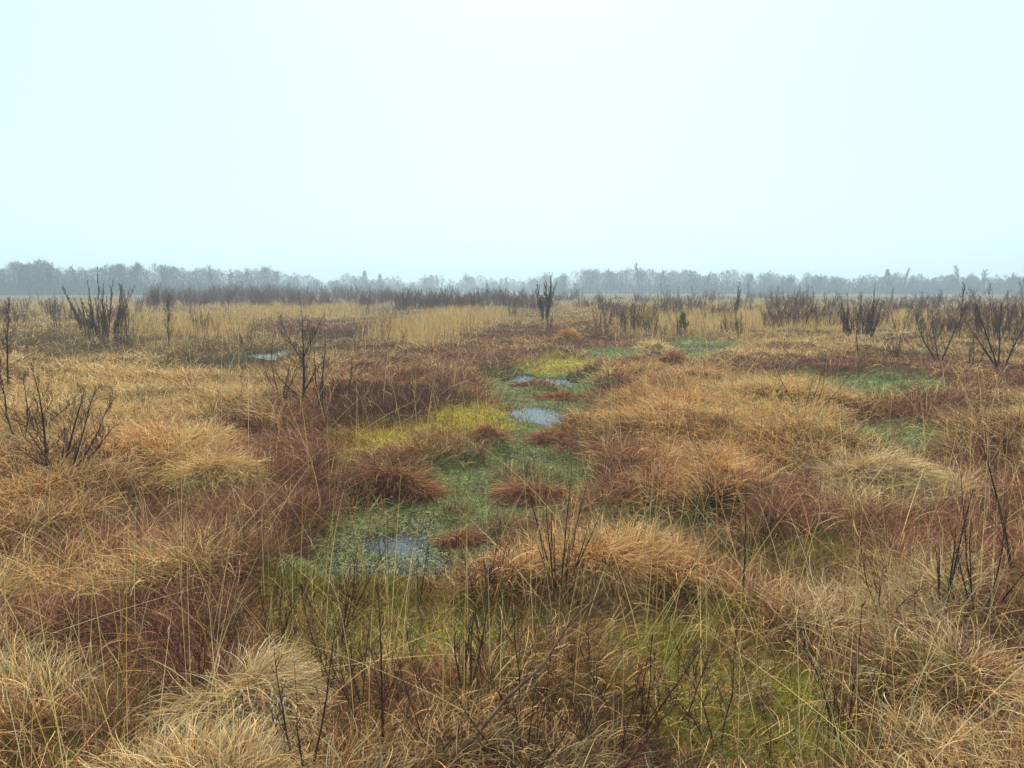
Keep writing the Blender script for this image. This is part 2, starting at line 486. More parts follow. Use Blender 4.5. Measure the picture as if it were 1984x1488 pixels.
for key, nm, lab in (('straw', 'straw_grass', 'pale dry moor grass covering the drier ground of the bog'),
                     ('red', 'reddish_grass', 'fine red brown sedge lying combed over the low hummocks'),
                     ('heath', 'heather_undergrowth', 'low dark purple brown heather beside the green pool'),
                     ('moss', 'moss_undergrowth', 'yellow green sphagnum moss carpeting the wet hollows'),
                     ('sedge', 'sedge_grass', 'thin olive brown sedge in the wettest ground')):
    tag(link(nm, FIELD[key].mesh(nm, M_MOSS if key == 'moss' else M_GRASS)), lab, 'ground cover', None, 'stuff')

# floating weed: short flat strands lying on the pool water
x, y, d = scatter(900000, 2.4, 60)
cov = look(GW[WEED], x, y) * sstep(-.28, -.02, fbm(x * 1.5, y * 1.5, 101) + .14) + look(GW[MOSS], x, y) * .2
i = rng.random(len(x)) < cov
x, y, d = x[i], y[i], d[i]
n = len(x)
wb = Blades()
wb.add(np.stack([x, y, np.maximum(look(GH, x, y), 0) + rng.uniform(.002, .018, n)], -1), rng.uniform(0, 6.28, n), rng.normal(1.5, .1, n),
       rng.normal(1.58, .1, n), rng.uniform(.02, .06, n) * np.maximum(1, d / 6) ** .8, rng.uniform(.0025, .005, n) * np.maximum(1, d / 6) ** .8,
       tints(WEED, n, x, y, 5), 2)
tag(link('pond_vegetation', wb.mesh('pond_vegetation', M_WEED)), 'green floating weed and sphagnum on the pool water', 'pond weed', None, 'stuff')

# long flowering stalks standing above the near grass
x, y, d = scatter(1500, 2.5, 13)
i = look(GW[WEED] + GW[WATER], x, y) < .5
x, y, d = x[i], y[i], d[i]
n = len(x)
sb = Blades()
az = rng.uniform(0, 6.28, n)
th = np.abs(rng.normal(.15, .45, n))
ln = rng.uniform(.5, 1.05, n)
sb.add(np.stack([x, y, look(GH, x, y)], -1), az, th, th + np.abs(rng.normal(.1, .35, n)), ln, rng.uniform(.0022, .0036, n) * np.maximum(1, d / 5), tints(STRAW, n, x, y), 8)
tag(link('tall_stalk_grass', sb.mesh('tall_stalk_grass', M_GRASS)), 'long thin straw coloured stalks rising above the near grass', 'grass stalks', None, 'stuff')

# ---------------------------------------------------------------- ground and water
da = np.concatenate([np.linspace(A0, A1, 620), np.linspace(A1, A0 + 2 * math.pi, 62)[1:-1]])
dd = np.concatenate([[.02, .3], np.exp(np.linspace(L0, math.log(1600), 620))])
aa, ll = np.meshgrid(da, dd)
x, y = (ll * np.sin(aa)).ravel(), (ll * np.cos(aa)).ravel()
inside = (np.abs(aa) <= A1 + 1e-6).ravel()
z = np.where(inside & (ll.ravel() > .8), look(GH, x, y), .14)
GROUNDC = {STRAW: (.08, .05, .022), RED: (.035, .017, .012), HEATH: (.03, .018, .015), MOSS: (.28, .24, .03), WEED: (.095, .125, .042), WATER: (.02, .016, .01),
           GREEN: (.10, .12, .02), TAWNY: (.065, .036, .016), OLIVE: (.045, .035, .015), PALE: (.07, .05, .027), GOLD: (.2, .13, .045)}
ws = np.stack([look(GW[k], x, y) for k in range(NT)], 0)
far = sstep(60, 160, np.hypot(x, y))[:, None]
tint = (ws.T @ np.array([GROUNDC[k] for k in range(NT)])) / ws.sum(0)[:, None]
tint = tint * (1 - far) + np.array([.09, .06, .032]) * far
nr, nc = len(dd), len(da)
b = (np.arange(nr - 1) * nc)[:, None] + np.arange(nc)[None, :]
b2 = (np.arange(nr - 1) * nc)[:, None] + ((np.arange(nc) + 1) % nc)[None, :]
quads = np.stack([b, b + nc, b2 + nc, b2], -1).reshape(-1, 4)
M_GROUND = bpy.data.materials.new('peat_and_litter')
M_GROUND.use_nodes = True
nt = M_GROUND.node_tree
p = nt.nodes['Principled BSDF']
p.inputs['Roughness'].default_value = .9
p.inputs['Specular IOR Level'].default_value = .05
at = nt.nodes.new('ShaderNodeAttribute')
at.attribute_name = 'tint'
tc = nt.nodes.new('ShaderNodeTexCoord')
no = nt.nodes.new('ShaderNodeTexNoise')
no.inputs['Scale'].default_value = 35
no.inputs['Detail'].default_value = 6
nt.links.new(tc.outputs['Object'], no.inputs['Vector'])
mr = nt.nodes.new('ShaderNodeMapRange')
mr.inputs[1].default_value, mr.inputs[2].default_value, mr.inputs[3].default_value, mr.inputs[4].default_value = .3, .7, .55, 1.5
nt.links.new(no.outputs['Fac'], mr.inputs[0])
mx = nt.nodes.new('ShaderNodeVectorMath')
mx.operation = 'SCALE'
nt.links.new(at.outputs['Color'], mx.inputs[0])
nt.links.new(mr.outputs[0], mx.inputs['Scale'])
nt.links.new(mx.outputs[0], p.inputs['Base Color'])
bp = nt.nodes.new('ShaderNodeBump')
bp.inputs['Strength'].default_value = .6
bp.inputs['Distance'].default_value = .03
nt.links.new(no.outputs['Fac'], bp.inputs['Height'])
nt.links.new(bp.outputs[0], p.inputs['Normal'])
g = link('ground', new_mesh('ground', np.stack([x, y, z], -1), quads, M_GROUND, tint, True))
tag(g, 'peaty hummocky bog ground under the grass', 'ground', None, 'structure')

M_WATER = bpy.data.materials.new('bog_water')
M_WATER.use_nodes = True
nt = M_WATER.node_tree
p = nt.nodes['Principled BSDF']
p.inputs['Base Color'].default_value = (.018, .016, .01, 1)
p.inputs['Roughness'].default_value = .025
p.inputs['IOR'].default_value = 2.0
no = nt.nodes.new('ShaderNodeTexNoise')
no.inputs['Scale'].default_value = 9
tc = nt.nodes.new('ShaderNodeTexCoord')
nt.links.new(tc.outputs['Object'], no.inputs['Vector'])
bp = nt.nodes.new('ShaderNodeBump')
bp.inputs['Strength'].default_value = .03
bp.inputs['Distance'].default_value = .004
nt.links.new(no.outputs['Fac'], bp.inputs['Height'])
nt.links.new(bp.outputs[0], p.inputs['Normal'])
a = np.linspace(0, 2 * math.pi, 97)[:-1]
wv = np.concatenate([[[0, 0, 0]], np.stack([90 * np.sin(a), 90 * np.cos(a), 0 * a], -1)]) + np.array([0, 60, 0])
wf = np.stack([np.zeros(96, int), np.arange(96) + 1, (np.arange(96) + 1) % 96 + 1], -1)[:, [0, 2, 1]]
tag(link('bog_water', new_mesh('bog_water', wv, wf, M_WATER)), 'still dark bog water between the grass', 'water', None, 'structure')


# ---------------------------------------------------------------- woody plants
K = 6


def rail(rs, p0, d, L, wob, up, k=K):
    """one wandering branch: k points"""
    pts = [np.array(p0, float)]
    d = np.array(d, float)
    for _ in range(k - 1):
        d = d + rs.normal(0, wob, 3) + np.array([0, 0, up])
        d /= np.linalg.norm(d)
        pts.append(pts[-1] + d * L / (k - 1))
    return np.array(pts)


def tilt(az, th):
    return np.array([math.sin(th) * math.sin(az), math.sin(th) * math.cos(az), math.cos(th)])


def offshoots(rs, stem, n, t0, t1, L, ang, wob, up, taper=1.0):
    """n branches along a stem; the longest sit low"""
    res = []
    for i in range(n):
        t = t0 + (t1 - t0) * (i + rs.random()) / n
        f = t * (K - 1)
        j = min(int(f), K - 2)
        p = stem[j] + (stem[j + 1] - stem[j]) * (f - j)
        s = stem[j + 1] - stem[j]
        s /= np.linalg.norm(s)
        v = np.cross(s, rs.normal(0, 1, 3))
        v /= np.linalg.norm(v)
        a = ang * rs.uniform(.7, 1.3)
        res.append((rail(rs, p, s * math.cos(a) + v * math.sin(a), L * (1 - taper * t) * rs.uniform(.6, 1.2) + .05 * L, wob, up), t))
    return res


def grow(seed, H, stems=1, spread=.3, wob=.08, nb=12, bl=.45, ang=.7, nt_=6, tl=.4, r=.012, up=.03, t0=.2, third=0, rmin=.0015, bup=.1, taper=.85, colony=0.0, given=None, forks=()):
    rs = np.random.default_rng(seed)
    wood, twigs = [], []
    for s in range(stems):
        az = 2 * math.pi * (s + rs.random()) / max(stems, 1)
        th = spread * (rs.uniform(.4, 1) if stems > 1 else rs.uniform(0, .6))
        L = H / max(math.cos(th), .6) * (1 if s == 0 else rs.uniform(.45, .95))
        if given:
            az, th, L = math.radians(given[s][0]), given[s][1], given[s][2] * H
        q = (.03 + colony * math.sqrt(rs.random())) * H * (stems > 1)
        qa = az + rs.normal(0, .5)
        p0 = (q * math.sin(qa), q * math.cos(qa), -.05)
        st = rail(rs, p0, tilt(az, th), L, wob, up)
        wood.append((st, np.linspace(r, max(r * .18, rmin), K)))
        boughs = []
        for ft, faz, fth, fl in (forks if s == 0 else ()):
            f = ft * (K - 1)
            j = int(f)
            fk = rail(rs, st[j] + (st[j + 1] - st[j]) * (f - j), tilt(math.radians(faz), fth), fl * H, wob, up + .04)
            wood.append((fk, np.linspace(r * (1 - ft) * .75, max(r * .15, rmin), K)))
            boughs += offshoots(rs, fk, max(nb // 2, 4), .15, .97, .4 * fl * H, ang, wob * 1.4, bup, .7)
        for br, t in offshoots(rs, st, nb, t0, .97, bl * L, ang, wob * 1.4, bup, taper) + boughs:
            rb = max(r * (1 - t) * .4, rmin)
            twigs.append((br, np.linspace(rb, rmin * .8, K)))
            bL = np.linalg.norm(br[-1] - br[0])
            for tw, t2 in offshoots(rs, br, nt_, .2, 1, tl * bL, .65, wob * 1.6, bup * .7, .6):
                twigs.append((tw, np.linspace(rmin, rmin * .6, K)))
                for q, t3 in offshoots(rs, tw, third, .3, 1, .5 * np.linalg.norm(tw[-1] - tw[0]), .6, wob * 1.6, .05, .5):
                    twigs.append((q, np.linspace(rmin * .7, rmin * .5, K)))
    f = H / max(a[:, 2].max() for a, _ in wood + twigs)          # the topmost twig tip reaches exactly H
    wood = [(a * f, b) for a, b in wood]
    twigs = [(a * f, b) for a, b in twigs]
    return wood, twigs


def tubes(name, rails, mat, sides=3):
    P = np.array([a for a, _ in rails])
    R = np.array([b for _, b in rails])
    M, k, _ = P.shape
    T = np.gradient(P, axis=1)
    T /= np.linalg.norm(T, axis=2, keepdims=True) + 1e-9
    ref = np.where(np.abs(T[..., 2:3]) > .9, np.array([1., 0, 0]), np.array([0, 0, 1.]))
    U = np.cross(T, ref)
    U /= np.linalg.norm(U, axis=2, keepdims=True) + 1e-9
    V = np.cross(T, U)
    an = np.arange(sides) * 2 * math.pi / sides
    ring = P[:, :, None, :] + R[:, :, None, None] * (U[:, :, None, :] * np.cos(an)[:, None] + V[:, :, None, :] * np.sin(an)[:, None])
    b = (np.arange(M) * k * sides)[:, None, None] + (np.arange(k - 1) * sides)[None, :, None]
    s = np.arange(sides)
    q = np.stack([b + s, b + (s + 1) % sides, b + sides + (s + 1) % sides, b + sides + s], -1).reshape(-1, 4)
    return new_mesh(name, ring.reshape(-1, 3), q, mat, None, True)


def empty(name, loc, label, cat, group=None, rot=0.0, scale=1.0):
    o = bpy.data.objects.new(name, None)
    C.objects.link(o)
    o.location = loc
    o.rotation_euler = (0, 0, rot)
    o.scale = (scale,) * 3
    o.empty_display_size = .2
    return tag(o, label, cat, group)


def plant(name, meshes, loc, label, cat, group=None, rot=0.0, scale=1.0, wide=1.0):
    """meshes: {part name: mesh}"""
    r = empty(name, loc, label, cat, group, rot, 1.0)
    r.scale = (scale * wide, scale * wide, scale)
    for k, me in meshes.items():
        link(k, me, r)
    return r


def meshes_of(seed, mats=(M_BARK, M_TWIG), **kw):
    w, t = grow(seed, **kw)
    return {'trunk' if kw.get('stems', 1) == 1 else 'stems': tubes('trunk', w, mats[0], 4), 'crown': tubes('crown', t, mats[1], 3)}


def spot(px, py, off=0.0):
    x, y = ground_at(px, py, .12)
    z = height(x, y)
    x, y = ground_at(px, py, max(z, 0))
    return (x, y, max(height(x, y), -.05))


def tall(px, py, top):
    x, y, z = spot(px, py)
    return max(at_distance(px, top, y)[1] - z, .1), (x, y, z)


# --- saplings and shrubs one can point to: px, base py, top py, label, growth
SAP = dict(nb=14, bl=.5, ang=.6, nt_=8, tl=.5, third=3)
NEAR = [
    ('birch_sapling', 590, 788, 598, 'tallest bare sapling with forked crown beside the dark heather, left of the green pool', dict(stems=1, r=.022, wob=.05, t0=.06, rmin=.0020, given=[(-20, .08, 1.0)], forks=[(.5, -80, .6, .55), (.55, 75, .48, .45), (.12, -95, .95, .42), (.2, 100, .6, .36)], **SAP), 1),
    ('birch_sapling', 620, 792, 655, 'slim two stemmed sapling close beside the tallest forked sapling', dict(stems=3, r=.011, spread=.2, wob=.06, nb=9, bl=.35, ang=.45, nt_=5, tl=.4, third=0, rmin=.002), 2),
    ('shrub', 672, 752, 690, 'small spreading bare shrub at the upper edge of the dark heather', dict(stems=4, r=.01, spread=.8, wob=.1, nb=9, bl=.45, ang=.6, nt_=5, third=0, rmin=.0025), 3),
    ('shrub', 545, 770, 640, 'thin leafless stems leaning at the left side of the tallest forked sapling', dict(stems=5, r=.008, spread=.6, wob=.09, nb=7, bl=.4, ang=.5, nt_=4, third=0, rmin=.0022), 4),
    ('birch_sapling', 104, 905, 705, 'black stemmed bare sapling forking from its base in the straw grass at far left', dict(stems=3, r=.015, given=[(-90, .14, 1.0), (75, .2, .9), (95, .8, .7)], wob=.06, t0=.1, rmin=.002, nb=16, bl=.42, ang=.7, nt_=7, tl=.5, third=2), 5),
    ('shrub', 128, 912, 740, 'twiggy low shrub just right of the black stemmed forked sapling', dict(stems=5, r=.009, spread=.95, wob=.08, t0=.15, rmin=.0018, nb=12, bl=.4, ang=.6, nt_=7, tl=.5, third=2), 6),
    ('birch_sapling', 40, 872, 690, 'crooked sapling leaning out of the left edge of the photo', dict(stems=3, r=.014, given=[(-60, .5, 1.1), (40, .15, .8), (80, .5, .7)], wob=.09, t0=.15, rmin=.0018, nb=12, bl=.45, ang=.65, nt_=7, tl=.5, third=2), 7),
    ('birch_sapling', 12, 745, 572, 'upright bushy topped sapling at the left edge, beyond the crooked one', dict(stems=2, r=.018, spread=.12, wob=.05, t0=.3, rmin=.003, nb=26, bl=.3, ang=.5, nt_=7, tl=.5, third=2), 8),
    ('birch_sapling', 1820, 702, 556, 'bare sapling forking low into a wide V on the right side of the bog', dict(stems=3, r=.021, given=[(85, .34, 1.08), (-85, .4, .85), (20, .3, .6)], wob=.08, t0=.15, rmin=.0022, nb=22, bl=.42, ang=.6, nt_=7, tl=.5, third=2), 9),
    ('birch_sapling', 1940, 712, 555, 'dense crooked bare sapling right of the wide V sapling', dict(stems=4, r=.019, given=[(-85, .3, 1.0), (80, .35, .95), (10, .3, .8), (-60, .6, .7)], wob=.08, t0=.15, rmin=.0022, nb=22, bl=.42, ang=.6, nt_=7, tl=.5, third=2), 10),
    ('shrub', 1884, 716, 625, 'short crooked shrub standing between the wide V sapling and the dense crooked one', dict(stems=3, r=.012, spread=.5, wob=.14, nb=9, bl=.4, ang=.7, nt_=4, third=0, rmin=.003), 11),
    ('shrub', 1665, 697, 632, 'single thin bare stem leaning left above the brown bank on the right', dict(stems=2, r=.012, spread=.5, wob=.1, nb=6, bl=.3, ang=.5, nt_=3, third=0, rmin=.003), 12),
    ('shrub', 1735, 690, 640, 'dark twiggy dwarf bush left of the wide V sapling', dict(stems=7, r=.01, spread=.8, wob=.12, nb=8, bl=.4, ang=.6, nt_=4, third=0, rmin=.003), 13),
    ('birch_sapling', 1978, 1140, 800, 'tall dark sapling cut by the right edge of the photo', dict(stems=4, r=.012, spread=.42, wob=.06, t0=.25, rmin=.0014, nb=12, bl=.35, ang=.5, nt_=5, tl=.4, third=1), 14),
    ('shrub', 1828, 1160, 945, 'pair of dark upright stems in the right foreground, in front of the pale tussock', dict(stems=4, r=.008, spread=.16, wob=.04, t0=.3, rmin=.0013, nb=6, bl=.22, ang=.4, nt_=2, third=0), 15),
    ('shrub', 1900, 1185, 940, 'thin dark stems slanting left of the sapling cut by the right edge', dict(stems=5, r=.006, spread=.5, wob=.06, t0=.3, rmin=.0013, nb=6, bl=.28, ang=.45, nt_=3, third=0), 16),
    ('dead_shrub', 1440, 1150, 945, 'lone dark leafless stem standing in the straw clump right of the pool', dict(stems=1, r=.006, spread=.05, wob=.03, t0=.3, rmin=.0012, nb=4, bl=.12, ang=.4, nt_=2, third=0), 17),
    ('dead_shrub', 1085, 1118, 925, 'thicket of dark upright dead stems at the near edge of the green pool', dict(stems=15, r=.005, spread=.36, wob=.04, t0=.3, rmin=.0013, nb=3, bl=.16, ang=.35, nt_=1, third=0), 18),
    ('shrub', 742, 1450, 1135, 'tallest reddish twiggy stem in the centre foreground, in front of the yellow moss', dict(stems=1, r=.006, spread=.08, wob=.04, t0=.25, rmin=.001, nb=14, bl=.28, ang=.6, nt_=5, tl=.45, third=1), 19),
    ('shrub', 590, 1500, 1215, 'reddish twig bush at the bottom edge beside the pale domed tussock', dict(stems=3, r=.005, spread=.22, wob=.05, t0=.25, rmin=.001, nb=9, bl=.3, ang=.55, nt_=4, third=1), 20),
    ('shrub', 905, 1330, 1130, 'branching brown twigs standing in the yellow moss', dict(stems=4, r=.005, spread=.35, wob=.06, t0=.25, rmin=.001, nb=9, bl=.35, ang=.6, nt_=5, third=1), 21),
    ('shrub', 1010, 1500, 1330, 'low mesh of fine red twigs at the bottom edge beside the fallen branch', dict(stems=9, r=.004, spread=.8, wob=.08, t0=.15, rmin=.0009, nb=8, bl=.4, ang=.6, nt_=4, third=0), 22),
    ('shrub', 1190, 1480, 1300, 'slanting fine reddish twigs in the grass right of the fallen branch', dict(stems=7, r=.004, spread=.9, wob=.06, t0=.2, rmin=.0009, nb=7, bl=.35, ang=.5, nt_=4, third=0), 23),
    ('shrub', 1560, 810, 690, 'dark slanting stems at the left end of the green pool on the right', dict(stems=7, r=.006, spread=.8, wob=.06, t0=.3, rmin=.002, nb=4, bl=.3, ang=.4, nt_=2, third=0), 24),
]
for nm, px, py, top, lab, kw, sd in NEAR:
    H, loc = tall(px, py, top)
    red = sd in (19, 20, 21, 22, 23)
    ms = meshes_of(100 + sd, (M_REDTWIG, M_REDTWIG) if red else (M_BARK, M_BARK if sd in (17, 18) else M_TWIG), H=H, **kw)
    plant(nm, ms, loc, lab, 'sapling' if 'sapling' in nm else ('dead shrub' if nm == 'dead_shrub' else 'shrub'))

TWIGGY = [meshes_of(150 + i, (M_REDTWIG, M_REDTWIG), H=1.0, stems=st, spread=.6, wob=.09, nb=9, bl=.36, ang=.6, nt_=5, tl=.5, r=.007, rmin=.0026, t0=.15, third=1, bup=.06)
          for i, st in enumerate([3, 5, 2])]
for px, py in [(640, 1330), (700, 1400), (830, 1370), (860, 1460), (960, 1290), (990, 1410), (1060, 1440), (1120, 1380), (1150, 1300), (1240, 1440), (1300, 1390), (1380, 1450),
               (520, 1250), (800, 1180), (670, 1240), (930, 1180), (1480, 1470), (1620, 1430), (380, 1330), (1700, 1200)]:
    loc = spot(px + rng.uniform(-20, 20), py)
    plant('twig_plant', TWIGGY[rng.integers(0, 3)], loc, 'small fine reddish brown twig plant growing through the foreground grass and moss', 'plant', 'fine twig plants in the foreground', rng.uniform(0, 6.28), rng.uniform(.28, .55))

# --- bushes across the plain: prototypes one metre tall, copied as things with their parts
BW = (M_BUSHWOOD, M_TWIG)
BUSH = [meshes_of(200 + i, BW, H=1.0, stems=st, spread=sp, wob=.08, nb=nb, bl=.36, ang=.42, nt_=6, tl=.6, r=.0050, rmin=.0019, t0=.15, third=1, bup=.13, colony=co)
        for i, (st, sp, nb, co) in enumerate([(20, .26, 9, .30), (26, .32, 9, .36), (10, .24, 12, .14), (8, .5, 12, .08), (32, .26, 7, .55), (22, .22, 9, .6)])]
SCRUB = [meshes_of(270 + i, (M_SCRUB, M_SCRUB), H=1.0, stems=st, spread=sp * .8, wob=.07, nb=10, bl=.34, ang=.42, nt_=5, tl=.55, r=.0062, rmin=.0034, t0=.12, third=0, bup=.16, colony=co)
         for i, (st, sp, co) in enumerate([(24, .34, .3), (34, .36, .5), (14, .26, .12)])]
EGG = meshes_of(280, BW, H=1.0, stems=14, spread=.26, wob=.04, nb=14, bl=.26, ang=.42, nt_=7, tl=.55, r=.0080, rmin=.0028, t0=.3, bup=.2, colony=.03, taper=.7)
DENSE = meshes_of(281, BW, H=1.0, stems=34, spread=.3, wob=.06, nb=14, bl=.2, ang=.36, nt_=6, tl=.55, r=.0056, rmin=.0025, t0=.2, bup=.2, colony=.2)
TREELET = [meshes_of(230 + i, BW, H=1.0, stems=st, spread=.1, wob=.04, nb=34, bl=.34, ang=.45, nt_=7, tl=.5, r=.009, rmin=.0022, t0=.15, third=0, bup=.14)
           for i, st in enumerate([1, 1, 2])]
SPARSE = [meshes_of(250 + i, BW, H=1.0, stems=st, spread=.3, wob=.06, nb=12, bl=.4, ang=.5, nt_=7, tl=.5, r=.008, rmin=.0023, t0=.2, third=0, bup=.1)
          for i, st in enumerate([2, 3, 4])]
MID = [
    (195, 652, 517, 'D0', 'tallest dense bare bush on the left of the plain, rising above the wood'),
    (246, 658, 545, 'T0', 'slender sapling just right of the tallest dense bush'),
    (58, 576, 540, 'T1', 'lone pale stemmed young tree on the horizon grass, near the left end'),
    (84, 606, 562, 'S1', 'small forked sapling between the lone young tree and the tallest dense bush'),
    (110, 632, 566, 'S2', 'thin crooked stems in front of the small forked sapling, left of the tallest dense bush'),
    (135, 622, 572, 'B0', 'reddish low bush touching the left side of the tallest dense bush'),
    (322, 604, 546, 'B0', 'broad bare bush standing third to the right of the tallest dense bush'),
    (328, 672, 566, 'T0', 'tall thin single stemmed sapling on the brown bank left of the left water'),
    (298, 604, 548, 'B2', 'narrow upright bush just left of the broad bare bush'),
    (390, 652, 580, 'B3', 'rounded branchy shrub on a single short trunk in the straw left of centre'),
    (440, 600, 548, 'B2', 'reddish upright bush behind the rounded branchy shrub'),
    (420, 655, 610, 'S2', 'small twiggy shrub right of the rounded branchy shrub'),
    (478, 682, 618, 'B3', 'dark twiggy shrub at the edge of the left open water'),
    (575, 590, 545, 'B2', 'dark upright bush directly behind the tallest forked sapling'),
    (745, 665, 606, 'S1', 'small dark stems between the golden grass and the left water'),
    (712, 615, 575, 'S0', 'tiny bare sapling on the reddish strip left of the golden grass'),
    (782, 672, 634, 'S2', 'short leaning twigs at the left foot of the golden grass'),
    (925, 598, 560, 'B2', 'narrow dark bush behind the golden grass'),
    (945, 592, 541, 'T0', 'dark spire shaped young tree behind the golden grass'),
    (992, 616, 578, 'B2', 'dark bush halfway between the golden grass and the lone tree with egg shaped crown'),
    (1056, 622, 527, 'E0', 'lone bare tree with egg shaped crown at the middle of the horizon'),
    (1064, 640, 600, 'S2', 'low twigs in front of the lone tree with egg shaped crown'),
    (1008, 636, 606, 'S1', 'small branchy shrub on the pale ground left of the lone egg crowned tree'),
    (1122, 580, 548, 'B2', 'first clump of stems right of the lone egg crowned tree, on the horizon'),
    (1165, 642, 572, 'B3', 'sparse see through bush above the reddish sedge right of the egg crowned tree'),
    (1232, 644, 572, 'B1', 'wide bare bush in the middle distance left of the little green pine'),
    (1262, 648, 585, 'B2', 'bare bush between the wide bush and the little green pine'),
    (1284, 662, 620, 'S2', 'dark little shrub on a grass hummock left of the little green pine'),
    (1302, 606, 548, 'B2', 'upright dark bush standing behind the little green pine'),
    (1346, 594, 552, 'S1', 'thin forked sapling just right of the upright bush behind the pine'),
    (1400, 622, 566, 'B0', 'wide bush of pale bare stems right of the little green pine'),
    (1424, 622, 544, 'T2', 'tall split topped stem growing at the right of the wide pale stemmed bush'),
    (1455, 596, 545, 'S1', 'slim forked young tree on the horizon right of the split topped stem'),
    (1532, 600, 545, 'B4', 'broad dark thicket left of the tall bush with spreading stems on the right'),
    (1500, 598, 553, 'B0', 'thicket of dark stems joining the left side of the broad dark thicket'),
    (1550, 640, 552, 'B1', 'large bush of arching stems in front of the broad dark thicket'),
    (1500, 640, 592, 'B3', 'low thin bush left of the large bush of arching stems'),
    (1606, 640, 565, 'B0', 'bush of many upright stems between the arching bush and the tallest right hand bush'),
    (1662, 652, 545, 'D0', 'tallest bush of spreading stems on the right of the plain'),
    (1726, 598, 556, 'T0', 'slim dark sapling behind the gap right of the tallest right hand bush'),
    (1745, 645, 585, 'B3', 'reddish bush below the slim dark sapling on the right'),
    (1792, 655, 558, 'B2', 'dark thick stemmed bush behind the wide V sapling'),
    (1858, 662, 545, 'T0', 'tall leaning sapling whose top rises above the wide V sapling'),
    (1930, 655, 558, 'B1', 'big dark bush behind the dense crooked sapling'),
    (1978, 655, 535, 'B0', 'tall dark bush cut by the right edge below the wood'),
    (1690, 610, 570, 'B0', 'reddish bush on the horizon right of the tallest right hand bush'),
    (215, 672, 590, 'B4', 'fan of thin pale stems at the foot of the tallest dense bush'),
]
first = set()
SETS = {'B': BUSH, 'T': TREELET, 'S': SPARSE, 'E': [EGG], 'D': [DENSE]}
for px, py, top, kd, lab in MID:
    H, loc = tall(px, py, top)
    plant('bush' if kd[0] in 'BD' else 'young_tree', SETS[kd[0]][int(kd[1])], loc, lab, 'bush' if kd[0] in 'BD' else 'young tree', None, rng.uniform(0, 6.28), H / 1.0)

# --- the crowded scrub nobody can tell apart: bands along the horizon
BANDS = [
    (40, 290, 520, 574, 594, 545, 'purple brown bare scrub bush in the dark band left of centre, below the wood', 'scrub bushes below the left wood'),
    (40, 500, 770, 576, 598, 551, 'thin bare scrub bush in the band between left wood and golden grass', 'scrub bushes left of the golden grass'),
    (50, 760, 1045, 578, 602, 553, 'low dark scrub bush in the central band below the palest trees', 'scrub bushes in the central band'),
    (40, 1060, 1480, 577, 612, 558, 'small reddish scrub bush scattered over the horizon grass right of centre', 'scrub bushes right of centre'),
    (66, 1480, 2060, 580, 640, 562, 'bare scrub bush in the crowded brown band on the right of the plain', 'scrub bushes on the right'),
    (36, 1180, 2060, 600, 665, 572, 'slender bare scrub bush in the straw in front of the crowded right hand band', 'scrub bushes before the right band'),
    (24, -60, 300, 580, 640, 564, 'small bare scrub bush in the straw around the tallest dense bush', 'scrub bushes on the left plain'),
]
for n, x0, x1, y0, y1, top, lab, grp in BANDS:
    for i in range(n):
        px = x0 + (x1 - x0) * (i + rng.random()) / n
        py = y0 + (y1 - y0) * rng.random() ** 1.4
        H, loc = tall(px, py, top + rng.uniform(-6, 14) + (py - y0) * .5)
        H = min(H, 3.2)
        lst = SCRUB if loc[1] > 38 else (BUSH if rng.random() < .75 else TREELET)
        plant('scrub_bush', lst[rng.integers(0, len(lst))], loc, lab, 'bush', grp, rng.uniform(0, 6.28), H, rng.uniform(1.1, 1.9))

# --- little green pine
H, loc = tall(1326, 640, 608)
w, t = grow(300, H=H, stems=1, spread=.1, nb=14, bl=.5, ang=1.0, nt_=3, r=.03, rmin=.008, t0=.15, bup=.12)
pine = plant('pine_sapling', {'trunk': tubes('trunk', w, M_BARK, 4)}, loc, 'little green pine among the bare bushes, the only evergreen on the plain', 'pine')
nb_ = Blades()
for br, _ in t:
    q = np.repeat(br[3:], 9, 0) + rng.normal(0, .012, (9 * (K - 3), 3))
    m = len(q)
    nb_.add(q, rng.uniform(0, 6.28, m), rng.uniform(.1, 1.1, m), rng.uniform(.1, 1.2, m), rng.uniform(.07, .13, m), np.full(m, .012), np.full((m, 3), .1), 1)
link('needles', nb_.mesh('needles', M_NEEDLE), pine)

# --- fallen branch and pale seed heads in the foreground
x0, y0, z0 = spot(860, 1500)
x1, z1 = at_distance(1150, 1165, y0 + .5)
rs = np.random.default_rng(5)
p0, p1 = np.array([x0, y0, z0]), np.array([x1, y0 + .5, z1])
st = p0 + (p1 - p0) * np.linspace(0, 1, K)[:, None] + rs.normal(0, .008, (K, 3))
rails = [(st - p0, np.linspace(.009, .003, K))]
tw = []
for br, tt in offshoots(rs, st - p0, 9, .35, 1, .42, .55, .06, .03, .4):
    tw.append((br, np.linspace(.0028, .0012, K)))
    tw += [(b3, np.full(K, .001)) for b3, _ in offshoots(rs, br, 4, .3, 1, .16, .6, .08, .02, .4)]
br = plant('dead_branch', {'limb': tubes('limb', rails, M_DEADWOOD, 6), 'crown': tubes('crown', tw, M_REDTWIG, 3)}, tuple(p0),
           'weathered grey brown branch slanting up to the right across the bottom centre', 'branch')

